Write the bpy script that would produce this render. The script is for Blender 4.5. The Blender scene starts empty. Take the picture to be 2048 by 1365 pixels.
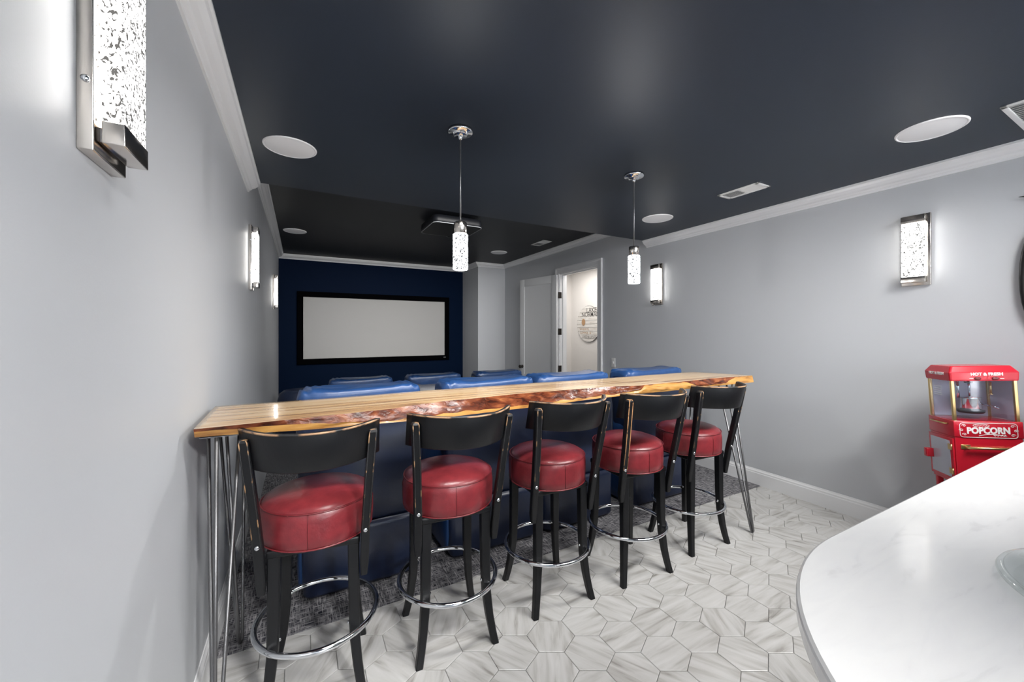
import bpy, bmesh, math, random
from mathutils import Vector, Matrix, noise
random.seed(7)
PI = math.pi
sc = bpy.context.scene
C = sc.collection

# ------------------------------------------------------------------ camera, world, lights, exposure
cam_d = bpy.data.cameras.new('camera'); cam = bpy.data.objects.new('camera', cam_d); C.objects.link(cam)
cam_d.sensor_width = 36.0; cam_d.lens = 36.0 * 788.28 / 2048; cam_d.shift_y = -(682.5 - 664.41) / 2048
cam_d.clip_start = 0.02; cam_d.clip_end = 60
cam.location = (0, 0, 1.38); cam.rotation_euler = (PI / 2, 0, -0.4927)
sc.camera = cam
w = bpy.data.worlds.new('world'); sc.world = w; w.use_nodes = True
w.node_tree.nodes['Background'].inputs[0].default_value = (.8, .85, .9, 1)
w.node_tree.nodes['Background'].inputs[1].default_value = 0.3
vs = sc.view_settings
vs.view_transform = 'Standard'; vs.look = 'None'; vs.gamma = 1; vs.use_curve_mapping = False
vs.exposure = -0.04
SCONCE_E = 17.0          # side faces of the sconce blocks
SCONCE_FRONT_E = 5.0
PENDANT_E = 6.0
YBK_ = -3.0

def area(name, loc, rot, sx, sy, power, col=(1, 1, 1), spread=PI):
    d = bpy.data.lights.new(name, 'AREA'); d.shape = 'RECTANGLE'; d.size = sx; d.size_y = sy
    d.energy = power; d.color = col; d.spread = spread
    o = bpy.data.objects.new(name, d); C.objects.link(o); o.location = loc; o.rotation_euler = rot
    return o
P_BACK, P_BL, P_BR, P_TH, P_HALL, P_SPOT, P_BC = 1230, 25, 84, 29, 24, 16, 20
area('fill_light_back', (1.65, YBK_ + .03, 1.45), (PI / 2, 0, PI), 3.2, 1.5, P_BACK, (.95, .98, 1))  # added broad fill from the back wall, standing in for daylight
area('fill_light_bar_left', (.6, 1.0, 2.45), (.6, 0, 0), .8, .2, P_BL, (1, .985, .96), 1.8)  # unseen fill added for the stools and left floor, no fixture
area('fill_light_bar_right', (2.3, .0, 2.45), (.86, 0, 0), 1.6, .3, P_BR, (1, .985, .96), 1.8)  # added out-of-view fill that brightens the floor right of the bar
area('fill_light_left_wall', (.9, -1.5, 2.43), Vector((-1.15, 2.65, -1.9)).to_track_quat('-Z', 'Y').to_euler(), .35, .35, P_BC, (1, .985, .96), .85)  # added narrow fill aimed at the lower left wall, no fixture
area('fill_light_theatre', (1.5, 3.55, 2.66), (1.2, 0, 0), 2.2, .2, P_TH, (1, .98, .95), 1.35)  # added fill hidden behind the ceiling drop, lifts screen and boxed corner
area('hall_ceiling_light', (4.15, 5.2, 2.52), (0, 0, 0), .5, 1.4, P_HALL, (1, .97, .93))

# ------------------------------------------------------------------ room numbers (metres)
R, L = 3.6386, -0.3327
ZC, ZF = 2.4608, 2.7327          # lower ceiling over the bar, raised ceiling over the seats
YS = 3.3783                      # where the lower ceiling ends
YB, XB, YF = 7.0781, 3.0495, 7.9005
YBK = -3.0
FL = -0.19                       # lower theatre floor
YC = 2.0566                      # tile / carpet joint
YSTEP = 3.9
DY0, DY1, DZ = 4.25, 5.175, 2.305

# ------------------------------------------------------------------ materials
def nt(name):
    m = bpy.data.materials.new(name); m.use_nodes = True
    n = m.node_tree.nodes; l = m.node_tree.links
    return m, n, l, n['Principled BSDF']

def mat(name, col, rough=.5, metal=0, spec=.5, coat=0, bump=0, bscale=60, var=0, vscale=8, vcol=None, stretch=None, emis=None, es=0):
    m, n, l, b = nt(name)
    b.inputs['Base Color'].default_value = (*col, 1); b.inputs['Roughness'].default_value = rough
    b.inputs['Metallic'].default_value = metal; b.inputs['Specular IOR Level'].default_value = spec
    b.inputs['Coat Weight'].default_value = coat; b.inputs['Coat Roughness'].default_value = .08
    if bump or var:
        tc = n.new('ShaderNodeTexCoord'); mp = n.new('ShaderNodeMapping'); l.new(tc.outputs['Object'], mp.inputs[0])
        if stretch: mp.inputs['Scale'].default_value = stretch
    if var:
        t = n.new('ShaderNodeTexNoise'); t.inputs['Scale'].default_value = vscale; t.inputs['Detail'].default_value = 6
        l.new(mp.outputs[0], t.inputs['Vector'])
        mx = n.new('ShaderNodeMix'); mx.data_type = 'RGBA'
        rp = n.new('ShaderNodeValToRGB'); rp.color_ramp.elements[0].position = .35; rp.color_ramp.elements[1].position = .68
        l.new(t.outputs['Fac'], rp.inputs[0])
        ml = n.new('ShaderNodeMath'); ml.operation = 'MULTIPLY'; ml.inputs[1].default_value = var
        l.new(rp.outputs[0], ml.inputs[0]); l.new(ml.outputs[0], mx.inputs[0])
        mx.inputs[6].default_value = (*col, 1); mx.inputs[7].default_value = (*(vcol or tuple(c * .6 for c in col)), 1)
        l.new(mx.outputs[2], b.inputs['Base Color'])
    if bump:
        t2 = n.new('ShaderNodeTexNoise'); t2.inputs['Scale'].default_value = bscale; t2.inputs['Detail'].default_value = 5
        l.new(mp.outputs[0], t2.inputs['Vector'])
        bp = n.new('ShaderNodeBump'); bp.inputs['Strength'].default_value = bump; bp.inputs['Distance'].default_value = .01
        l.new(t2.outputs['Fac'], bp.inputs['Height']); l.new(bp.outputs[0], b.inputs['Normal'])
    if emis:
        b.inputs['Emission Color'].default_value = (*emis, 1); b.inputs['Emission Strength'].default_value = es
    return m

M = {}
M['wall'] = mat('grey_wall_paint', (.485, .500, .522), .48, spec=.4, bump=.03, bscale=220)
M['hallwall'] = mat('warm_white_wall_paint', (.78, .75, .72), .6)
M['white'] = mat('white_trim_paint', (.74, .745, .755), .3)
M['door'] = mat('white_door_paint', (.62, .63, .64), .35)
M['navy'] = mat('navy_wall_paint', (.0010, .0060, .021), .6, spec=.04, bump=.03, bscale=200)
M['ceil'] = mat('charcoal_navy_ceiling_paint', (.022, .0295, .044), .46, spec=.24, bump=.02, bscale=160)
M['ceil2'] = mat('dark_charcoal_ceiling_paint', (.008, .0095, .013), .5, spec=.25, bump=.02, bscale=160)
M['speaker'] = mat('white_speaker_grille', (.84, .84, .85), .6)
M['vent'] = mat('white_vent_enamel', (.72, .72, .72), .4)
M['ventdark'] = mat('vent_slot_shadow_grey', (.16, .16, .17), .6)
M['screen'] = mat('grey_screen_fabric', (.40, .397, .388), .7, spec=.2)
M['black'] = mat('black_velvet_frame', (.001, .001, .0015), .8, spec=.02)
M['projector'] = mat('dark_projector_plastic', (.003, .0035, .005), .5, spec=.2)
M['projedge'] = mat('grey_projector_seam', (.16, .17, .18), .3)
M['chrome'] = mat('polished_chrome', (.72, .74, .77), .09, 1)
M['nickel'] = mat('brushed_nickel', (.60, .56, .52), .16, 1, bump=.02, bscale=120, stretch=(1, 1, .05))
M['steel'] = mat('raw_steel_rod', (.17, .17, .175), .42, .9)
M['dsteel'] = mat('dark_bracket_steel', (.12, .12, .13), .4, 1)
M['brass'] = mat('satin_brass', (.72, .52, .24), .32, 1)
M['bronze'] = mat('oil_rubbed_bronze', (.03, .025, .022), .4, .6)
M['red'] = mat('red_enamel', (.46, .008, .022), .25, coat=.3)
M['redp'] = mat('red_leather', (.175, .019, .024), .32, spec=.5, bump=.10, bscale=55, var=.6, vscale=24, vcol=(.095, .010, .014))
M['piping'] = mat('dark_red_piping', (.12, .008, .012), .4)
M['blackwood'] = mat('black_painted_wood', (.0048, .0052, .0064), .4, spec=.32, bump=.08, bscale=40, stretch=(1, 1, .3))
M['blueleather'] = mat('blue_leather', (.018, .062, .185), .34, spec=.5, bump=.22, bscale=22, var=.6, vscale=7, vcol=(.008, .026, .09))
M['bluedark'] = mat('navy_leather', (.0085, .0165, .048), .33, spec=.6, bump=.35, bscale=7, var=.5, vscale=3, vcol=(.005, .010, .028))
M['bluepipe'] = mat('navy_piping_cord', (.004, .01, .035), .5)
M['plastic'] = mat('white_plastic', (.72, .72, .72), .35)
M['darkart'] = mat('black_metal_ornament', (.012, .012, .013), .35, .3)
M['quartzbase'] = mat('grey_cabinet_paint', (.30, .31, .33), .45)
M['white_ink'] = mat('white_print', (.85, .82, .82), .5)
M['ink'] = mat('dark_grey_print', (.10, .09, .085), .7)
M['brown_ink'] = mat('tan_print', (.42, .25, .13), .7)
M['grout'] = mat('grey_grout', (.30, .30, .295), .8)
M['acrylic'] = mat('frosted_grey_door_panel', (.40, .40, .46), .2, coat=.4)
M['panel'] = mat('pale_grey_panel', (.62, .64, .72), .3)
M['blackpot'] = mat('dark_kettle_base', (.02, .022, .025), .4)

def ramp_mat(name, stops, scale, rough, stretch=(1, 1, 1), detail=8, distort=.4, coat=0, rand=False, bump=0, spec=.5, rot=(0, 0, 0)):
    m, n, l, b = nt(name)
    tc = n.new('ShaderNodeTexCoord'); mp = n.new('ShaderNodeMapping'); mp.inputs['Scale'].default_value = stretch
    mp.inputs['Rotation'].default_value = rot
    src = tc.outputs['Object']
    if rand:
        oi = n.new('ShaderNodeObjectInfo'); mu = n.new('ShaderNodeMath'); mu.operation = 'MULTIPLY'; mu.inputs[1].default_value = 47.3
        l.new(oi.outputs['Random'], mu.inputs[0])
        cx = n.new('ShaderNodeCombineXYZ'); l.new(mu.outputs[0], cx.inputs[0]); l.new(mu.outputs[0], cx.inputs[1])
        ad = n.new('ShaderNodeVectorMath'); ad.operation = 'ADD'; l.new(src, ad.inputs[0]); l.new(cx.outputs[0], ad.inputs[1]); src = ad.outputs[0]
    l.new(src, mp.inputs[0])
    t = n.new('ShaderNodeTexNoise'); t.inputs['Scale'].default_value = scale; t.inputs['Detail'].default_value = detail
    t.inputs['Distortion'].default_value = distort
    l.new(mp.outputs[0], t.inputs['Vector'])
    r = n.new('ShaderNodeValToRGB'); e = r.color_ramp.elements
    e[0].position, e[0].color = stops[0][0], (*stops[0][1], 1)
    e[1].position, e[1].color = stops[-1][0], (*stops[-1][1], 1)
    for p, c_ in stops[1:-1]:
        x = e.new(p); x.color = (*c_, 1)
    l.new(t.outputs['Fac'], r.inputs[0]); l.new(r.outputs[0], b.inputs['Base Color'])
    b.inputs['Roughness'].default_value = rough; b.inputs['Coat Weight'].default_value = coat; b.inputs['Coat Roughness'].default_value = .07
    b.inputs['Specular IOR Level'].default_value = spec
    if bump:
        bp = n.new('ShaderNodeBump'); bp.inputs['Strength'].default_value = bump; bp.inputs['Distance'].default_value = .01
        l.new(t.outputs['Fac'], bp.inputs['Height']); l.new(bp.outputs[0], b.inputs['Normal'])
    return m

M['tile'] = ramp_mat('streaked_marble_tile', [(.26, (.19, .18, .165)), (.37, (.36, .35, .335)), (.50, (.45, .445, .435)), (.72, (.52, .515, .51))], 2.6, .3, (1.6, 12, 1), 6, .5, rand=True)
M['slab'] = ramp_mat('honey_live_edge_wood', [(.31, (.09, .038, .018)), (.365, (.33, .18, .092)), (.45, (.50, .325, .165)), (.58, (.57, .425, .265)), (.72, (.48, .31, .20))], 3.2, .24, (.42, 7, 3), 8, .9, coat=.5)
M['sap'] = ramp_mat('yellow_sapwood', [(.28, (.13, .045, .011)), (.42, (.32, .155, .038)), (.68, (.42, .225, .062))], 5, .3, (1.2, 2, 8), 6, .5, coat=.15)
M['bark'] = ramp_mat('red_brown_bark', [(.30, (.020, .005, .003)), (.46, (.075, .018, .008)), (.60, (.15, .042, .017)), (.76, (.28, .11, .04))], 15, .26, (1, 1.4, 2), 8, .6, coat=.0, bump=1.0, spec=.3)
M['worn'] = ramp_mat('worn_bare_wood_edge', [(.40, (.012, .012, .013)), (.50, (.30, .17, .09)), (.75, (.50, .31, .17))], 14, .5, (1, 1, 1), 5)
M['worn2'] = ramp_mat('lightly_worn_edge', [(.55, (.012, .012, .013)), (.62, (.28, .16, .08)), (.75, (.45, .28, .15))], 24, .5, (1, 1, 1), 5)
M['worn3'] = ramp_mat('badly_worn_edge', [(.38, (.012, .012, .013)), (.44, (.45, .22, .09)), (.75, (.60, .34, .17))], 30, .5, (1, 1, 1), 5)
M['quartz'] = ramp_mat('white_veined_quartz', [(.30, (.645, .645, .65)), (.40, (.71, .71, .715)), (.60, (.735, .735, .735))], 5.5, .13, (1, 4, 1), 10, 1.2, rot=(0, 0, .5), spec=.22)
M['plank'] = ramp_mat('whitewashed_plank', [(.3, (.55, .50, .45)), (.5, (.72, .69, .65)), (.7, (.78, .76, .73))], 5, .7, (1, 1, 8), 6, .4, rand=True)

def carpet_mat():
    m, n, l, b = nt('grey_woven_carpet')
    tc = n.new('ShaderNodeTexCoord')
    fs = []
    for st in ((18, 150, 1), (150, 18, 1)):
        mp = n.new('ShaderNodeMapping'); mp.inputs['Scale'].default_value = st; l.new(tc.outputs['Object'], mp.inputs[0])
        t = n.new('ShaderNodeTexNoise'); t.inputs['Scale'].default_value = 1; t.inputs['Detail'].default_value = 4; l.new(mp.outputs[0], t.inputs['Vector']); fs.append(t)
    mx = n.new('ShaderNodeMath'); mx.operation = 'MAXIMUM'; l.new(fs[0].outputs['Fac'], mx.inputs[0]); l.new(fs[1].outputs['Fac'], mx.inputs[1])
    r = n.new('ShaderNodeValToRGB'); e = r.color_ramp.elements
    e[0].position, e[0].color = .44, (.022, .023, .032, 1); e[1].position, e[1].color = .72, (.40, .39, .40, 1)
    l.new(mx.outputs[0], r.inputs[0]); l.new(r.outputs[0], b.inputs['Base Color']); b.inputs['Roughness'].default_value = .95
    b.inputs['Specular IOR Level'].default_value = .1
    bp = n.new('ShaderNodeBump'); bp.inputs['Strength'].default_value = .6; bp.inputs['Distance'].default_value = .008
    l.new(mx.outputs[0], bp.inputs['Height']); l.new(bp.outputs[0], b.inputs['Normal'])
    return m
M['carpet'] = carpet_mat()

def glow_mat(name, strength, col, sc_=(70, 70, 45), th=.43):
    # seeded acrylic / bubble glass lit from inside: bright body with dim flecks
    m, n, l, b = nt(name); n.remove(b)
    out = n['Material Output']
    tc = n.new('ShaderNodeTexCoord'); mp = n.new('ShaderNodeMapping'); mp.inputs['Scale'].default_value = sc_
    l.new(tc.outputs['Object'], mp.inputs[0])
    t = n.new('ShaderNodeTexNoise'); t.inputs['Scale'].default_value = 1.6; t.inputs['Detail'].default_value = 3; t.inputs['Distortion'].default_value = 1.5
    l.new(mp.outputs[0], t.inputs['Vector'])
    r = n.new('ShaderNodeValToRGB'); e = r.color_ramp.elements
    f_ = .22 / strength
    e[0].position, e[0].color = th, (f_, f_, f_, 1); e[1].position, e[1].color = th + .055, (1, 1, 1, 1)
    l.new(t.outputs['Fac'], r.inputs[0])
    em = n.new('ShaderNodeEmission'); em.inputs[0].default_value = (*col, 1)
    mu = n.new('ShaderNodeMath'); mu.operation = 'MULTIPLY'; mu.inputs[1].default_value = strength
    l.new(r.outputs[0], mu.inputs[0]); l.new(mu.outputs[0], em.inputs[1]); l.new(em.outputs[0], out.inputs[0])
    return m
M['sconceglow'] = glow_mat('lit_bubble_glass_sconce', SCONCE_E, (1, .97, .925))
M['sconcefront'] = glow_mat('lit_bubble_glass_sconce_front', SCONCE_FRONT_E, (1, .985, .96), (62, 62, 62), .46)
M['pendantglow'] = glow_mat('lit_bubble_glass_pendant', PENDANT_E, (.95, .975, 1), (75, 75, 55), .465)

def pane_mat():
    m, n, l, b = nt('clear_pane_glass'); n.remove(b)
    tr = n.new('ShaderNodeBsdfTransparent'); tr.inputs[0].default_value = (.90, .92, .96, 1)
    gl = n.new('ShaderNodeBsdfGlossy'); gl.inputs['Roughness'].default_value = .03
    lw = n.new('ShaderNodeLayerWeight'); lw.inputs[0].default_value = .5
    pw = n.new('ShaderNodeMath'); pw.operation = 'POWER'; pw.inputs[1].default_value = 4; l.new(lw.outputs['Facing'], pw.inputs[0])
    fr = n.new('ShaderNodeMath'); fr.operation = 'MULTIPLY_ADD'; fr.inputs[1].default_value = .7; fr.inputs[2].default_value = .03; l.new(pw.outputs[0], fr.inputs[0])
    mx = n.new('ShaderNodeMixShader'); l.new(fr.outputs[0], mx.inputs[0]); l.new(tr.outputs[0], mx.inputs[1]); l.new(gl.outputs[0], mx.inputs[2])
    l.new(mx.outputs[0], n['Material Output'].inputs[0]); return m
M['pane'] = pane_mat()
def glass_mat():
    m, n, l, b = nt('pale_green_glass'); n.remove(b)
    tr = n.new('ShaderNodeBsdfTransparent'); tr.inputs[0].default_value = (.96, .98, .975, 1)
    gl = n.new('ShaderNodeBsdfGlossy'); gl.inputs['Roughness'].default_value = .05
    lw = n.new('ShaderNodeLayerWeight'); lw.inputs[0].default_value = .5
    pw = n.new('ShaderNodeMath'); pw.operation = 'POWER'; pw.inputs[1].default_value = 3; l.new(lw.outputs['Facing'], pw.inputs[0])
    fr = n.new('ShaderNodeMath'); fr.operation = 'MULTIPLY_ADD'; fr.inputs[1].default_value = .55; fr.inputs[2].default_value = .06; l.new(pw.outputs[0], fr.inputs[0])
    mx = n.new('ShaderNodeMixShader'); l.new(fr.outputs[0], mx.inputs[0]); l.new(tr.outputs[0], mx.inputs[1]); l.new(gl.outputs[0], mx.inputs[2])
    l.new(mx.outputs[0], n['Material Output'].inputs[0]); return m
M['glass'] = glass_mat()

# ------------------------------------------------------------------ mesh helpers
class MB:
    def __init__(s): s.v = []; s.f = []; s.m = []; s.mats = []; s.smooth = []
    def mi(s, m):
        if m not in s.mats: s.mats.append(m)
        return s.mats.index(m)
    def add(s, vs_, fs, m, smooth=False, T=None):
        o = len(s.v)
        s.v += [tuple(T @ Vector(v)) if T else tuple(v) for v in vs_]
        k = s.mi(m)
        for f in fs: s.f.append([i + o for i in f]); s.m.append(k); s.smooth.append(smooth)
        return s
    def box(s, a, b, m, bev=0, T=None):
        (x0, y0, z0), (x1, y1, z1) = a, b
        if x0 > x1: x0, x1 = x1, x0
        if y0 > y1: y0, y1 = y1, y0
        if z0 > z1: z0, z1 = z1, z0
        if not bev:
            v = [(x0, y0, z0), (x1, y0, z0), (x1, y1, z0), (x0, y1, z0), (x0, y0, z1), (x1, y0, z1), (x1, y1, z1), (x0, y1, z1)]
            f = [(0, 3, 2, 1), (4, 5, 6, 7), (0, 1, 5, 4), (1, 2, 6, 5), (2, 3, 7, 6), (3, 0, 4, 7)]
            return s.add(v, f, m, False, T)
        bm = bmesh.new(); bmesh.ops.create_cube(bm, size=1)
        bmesh.ops.scale(bm, vec=(x1 - x0, y1 - y0, z1 - z0), verts=bm.verts)
        bmesh.ops.translate(bm, vec=((x0 + x1) / 2, (y0 + y1) / 2, (z0 + z1) / 2), verts=bm.verts)
        bmesh.ops.bevel(bm, geom=bm.edges[:], offset=bev, segments=2, affect='EDGES', profile=.6)
        bm.verts.index_update()
        s.add([v.co[:] for v in bm.verts], [[v.index for v in f.verts] for f in bm.faces], m, True, T); bm.free(); return s
    def loft(s, rings, m, smooth=True, cap=True, closed=False, T=None):
        n = len(rings[0]); v = [p for r in rings for p in r]; f = []
        N = len(rings)
        for i in range(N if closed else N - 1):
            j = (i + 1) % N
            for k in range(n):
                f.append((i * n + k, i * n + (k + 1) % n, j * n + (k + 1) % n, j * n + k))
        s.add(v, f, m, smooth, T)
        if cap and not closed: s.add(rings[0], [list(range(n))[::-1]], m, False, T); s.add(rings[-1], [list(range(n))], m, False, T)
        return s
    def lathe(s, prof, m, n=32, c=(0, 0, 0), cap=True, T=None, smooth=True):
        rings = [[(c[0] + r * math.cos(2 * PI * k / n), c[1] + r * math.sin(2 * PI * k / n), c[2] + z) for k in range(n)] for r, z in prof]
        return s.loft(rings, m, smooth, cap, False, T)
    def tube(s, pts, r, m, n=8, closed=False, T=None, flat=1):
        P = [Vector(p) for p in pts]; N = len(P); rings = []; up = None
        for i in range(N):
            a = P[(i - 1) % N] if closed or i > 0 else P[i]; b = P[(i + 1) % N] if closed or i < N - 1 else P[i]
            t = (b - a).normalized()
            if up is None:
                up = Vector((0, 0, 1)) if abs(t.z) < .9 else Vector((1, 0, 0))
            x = t.cross(up).normalized(); y = x.cross(t).normalized(); up = y
            rr = r[i] if isinstance(r, (list, tuple)) else r
            rings.append([tuple(P[i] + x * rr * math.cos(2 * PI * k / n) + y * rr * flat * math.sin(2 * PI * k / n)) for k in range(n)])
        return s.loft(rings, m, True, True, closed, T)
    def prism(s, poly, z0, z1, m, T=None, ax='z', smooth=False):
        def P(a, b, h): return {'z': (a, b, h), 'y': (a, h, b), 'x': (h, a, b)}[ax]
        n = len(poly)
        v = [P(a, b, z0) for a, b in poly] + [P(a, b, z1) for a, b in poly]
        f = [(i, (i + 1) % n, n + (i + 1) % n, n + i) for i in range(n)]
        s.add(v, f, m, smooth, T); s.add(v, [list(range(n))[::-1], list(range(n, 2 * n))], m, False, T); return s
    def puff(s, c, h, m, e=.35, n=14, T=None, fn=None):
        # superellipsoid cushion: half sizes h, roundness e (small = boxier)
        v = []; f = []; nu = n * 2; nv = n
        def p(x, e): return math.copysign(abs(x) ** e, x)
        for j in range(nv + 1):
            ph = -PI / 2 + PI * j / nv
            for i in range(nu):
                th = 2 * PI * i / nu
                q = Vector((h[0] * p(math.cos(ph), e) * p(math.cos(th), e), h[1] * p(math.cos(ph), e) * p(math.sin(th), e), h[2] * p(math.sin(ph), e)))
                if fn: q = fn(q)
                v.append((q.x + c[0], q.y + c[1], q.z + c[2]))
        for j in range(nv):
            for i in range(nu):
                f.append((j * nu + i, j * nu + (i + 1) % nu, (j + 1) * nu + (i + 1) % nu, (j + 1) * nu + i))
        return s.add(v, f, m, True, T)
    def mesh(s, name):
        me = bpy.data.meshes.new(name); me.from_pydata(s.v, [], s.f)
        for x in s.mats: me.materials.append(M[x])
        me.polygons.foreach_set('material_index', s.m); me.polygons.foreach_set('use_smooth', s.smooth)
        bm = bmesh.new(); bm.from_mesh(me); bmesh.ops.remove_doubles(bm, verts=bm.verts, dist=1e-5)
        bmesh.ops.recalc_face_normals(bm, faces=bm.faces); bm.to_mesh(me); bm.free()
        me.update(); return me
    def obj(s, name, parent=None, label=None, loc=None):
        o = bpy.data.objects.new(name, s.mesh(name)); C.objects.link(o)
        if parent: o.parent = parent
        if loc: o.location = loc
        if label: o['label'] = label
        return o

def tag(o, label, cat, group=None, kind=None):
    o['label'] = label; o['category'] = cat
    if group: o['group'] = group
    if kind: o['kind'] = kind
    return o
def thing(name, label, cat, loc=(0, 0, 0), rz=0, group=None, kind=None):
    o = bpy.data.objects.new(name, None); C.objects.link(o); o.empty_display_size = .1
    o.location = loc; o.rotation_euler = (0, 0, rz)
    return tag(o, label, cat, group, kind)
def struct(mb, name, label, cat): return tag(mb.obj(name), label, cat, kind='structure')
def dup(root, loc, rz, label, group=None):
    r = root.copy(); C.objects.link(r); r.location = loc; r.rotation_euler = (0, 0, rz); r['label'] = label
    if group: r['group'] = group
    for ch in list(root.children):
        c = ch.copy(); C.objects.link(c); c.parent = r
        for g in ch.children:
            d = g.copy(); C.objects.link(d); d.parent = c
    return r
def text(body, size, m, T, parent, name='lettering', label=None, extrude=.0008, bold=0, shear=0, align='CENTER', width=1, space=1):
    cu = bpy.data.curves.new('t', 'FONT'); cu.body = body; cu.size = size; cu.align_x = align; cu.align_y = 'CENTER'
    cu.extrude = extrude; cu.offset = bold; cu.shear = shear; cu.resolution_u = 3; cu.space_character = space
    to = bpy.data.objects.new('t', cu); C.objects.link(to)
    bpy.context.view_layer.update()
    me = bpy.data.meshes.new_from_object(to.evaluated_get(bpy.context.evaluated_depsgraph_get()))
    bpy.data.objects.remove(to)
    me.transform(T @ Matrix.Diagonal((width, 1, 1, 1))); me.materials.clear(); me.materials.append(M[m]); me.name = name
    o = bpy.data.objects.new(name, me); C.objects.link(o); o.parent = parent
    if label: o['label'] = label
    return o
def frame(ox, ux, uy):                      # matrix from origin and two in-plane axes
    ux = Vector(ux).normalized(); uy = Vector(uy).normalized(); uz = ux.cross(uy)
    m = Matrix((ux, uy, uz)).transposed().to_4x4(); m.translation = Vector(ox); return m

# ------------------------------------------------------------------ the room shell
T_ = .12
struct(MB().box((L - T_, YBK, FL - .1), (L, YF + .2, ZF + .1), 'wall'), 'wall_left', 'smooth light grey painted wall running along the left side', 'wall')
mb = MB()
mb.box((R, YBK, FL - .1), (R + T_, DY0, ZF + .1), 'wall').box((R, DY1, FL - .1), (R + T_, YF + .2, ZF + .1), 'wall').box((R, DY0, DZ), (R + T_, DY1, ZF + .1), 'wall')
struct(mb, 'wall_right', 'long light grey painted wall on the right with a doorway', 'wall')
struct(MB().box((L, YF, FL - .1), (XB, YF + .12, ZF + .1), 'navy'), 'wall_far', 'dark navy painted wall behind the projection screen', 'wall')
struct(MB().box((XB, YB, FL), (R, YF + .12, ZF + .1), 'wall'), 'wall_far_corner', 'light grey boxed-out corner right of the navy wall', 'wall')
struct(MB().box((L - T_, YBK - .1, 0), (R + T_, YBK, .7), 'wall').box((L - T_, YBK - .1, 2.2), (R + T_, YBK, ZC + .1), 'wall').box((L - T_, YBK - .1, .7), (.05, YBK, 2.2), 'wall').box((3.25, YBK - .1, .7), (R + T_, YBK, 2.2), 'wall'), 'wall_back', 'grey wall at the bar end behind the camera', 'wall')
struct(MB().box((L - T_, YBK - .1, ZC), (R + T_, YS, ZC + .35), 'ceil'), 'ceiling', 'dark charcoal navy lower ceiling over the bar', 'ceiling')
wn = thing('added_window_1', 'wide white framed window added behind the camera around the fill light', 'window', (1.65, YBK - .05, .7), kind='structure')  # made-up window, built to go with the added back fill
for a_, b_ in (((-1.6, -.04, 0), (1.6, .06, .05)), ((-1.6, -.04, 1.45), (1.6, .06, 1.5)), ((-1.6, -.04, .05), (-1.55, .06, 1.45)), ((1.55, -.04, .05), (1.6, .06, 1.45)), ((-.56, -.03, .05), (-.51, .05, 1.45)), ((.51, -.03, .05), (.56, .05, 1.45))):
    MB().box(a_, b_, 'white', .004).obj('frame_bar', wn)
for x_ in (-1.055, 0, 1.055): MB().box((x_ - .5, -.005, .05), (x_ + .5, .005, 1.45), 'pane').obj('pane', wn)
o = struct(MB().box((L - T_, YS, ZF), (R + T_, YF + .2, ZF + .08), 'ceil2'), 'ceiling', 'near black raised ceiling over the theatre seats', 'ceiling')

# floor: upper slab with hexagonal tiles, carpet strip, lower theatre floor
fl = MB().box((L, YBK, -.25), (R, YC, -.006), 'grout').obj('floor')
tag(fl, 'streaked grey marble hexagon tile floor around the bar stools', 'floor', kind='structure')
cp = MB().box((L, YC, -.25), (R, YSTEP, .004), 'carpet').obj('carpet', fl, 'dark grey woven carpet behind the bar')
struct(MB().box((L, YSTEP, FL - .1), (R, YF, FL), 'carpet'), 'floor', 'lower carpeted theatre floor in front of the screen', 'floor')
W, HS, RS = .1925, .1045, .157             # tile width, side, row spacing
gap = .0022
def hexpts(sx, x=0, y=0): return [(x + a * sx, y + b * sx) for a, b in [(W / 2, HS / 2), (0, HS), (-W / 2, HS / 2), (-W / 2, -HS / 2), (0, -HS), (W / 2, -HS / 2)]]
# a tile clipped to the room: returns polygon or None
def clip(poly):
    def cut(p, ax, lim, sgn):
        out = []
        for i in range(len(p)):
            a, b = p[i], p[(i + 1) % len(p)]
            da, db = (lim - a[ax]) * sgn, (lim - b[ax]) * sgn
            if da >= 0: out.append(a)
            if (da > 0 and db < 0) or (da < 0 and db > 0):
                t = da / (da - db); out.append((a[0] + (b[0] - a[0]) * t, a[1] + (b[1] - a[1]) * t))
        return out
    for ax, lim, sgn in ((0, L, -1), (0, R, 1), (1, YC - .002, 1), (1, YBK, -1)):
        poly = cut(poly, ax, lim, sgn)
        if len(poly) < 3: return None
    return poly
def tilemesh(mb, poly, cx, cy):
    n = len(poly); ins = [(cx + (x - cx) * .975, cy + (y - cy) * .975) for x, y in poly]
    v = [(x, y, -.006) for x, y in poly] + [(x, y, -.0012) for x, y in poly] + [(x, y, 0) for x, y in ins]
    f = [(i, (i + 1) % n, n + (i + 1) % n, n + i) for i in range(n)] + [(n + i, n + (i + 1) % n, 2 * n + (i + 1) % n, 2 * n + i) for i in range(n)] + [list(range(2 * n, 3 * n))]
    mb.add(v, f, 'tile')
rest = MB()
shared = {}
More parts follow.
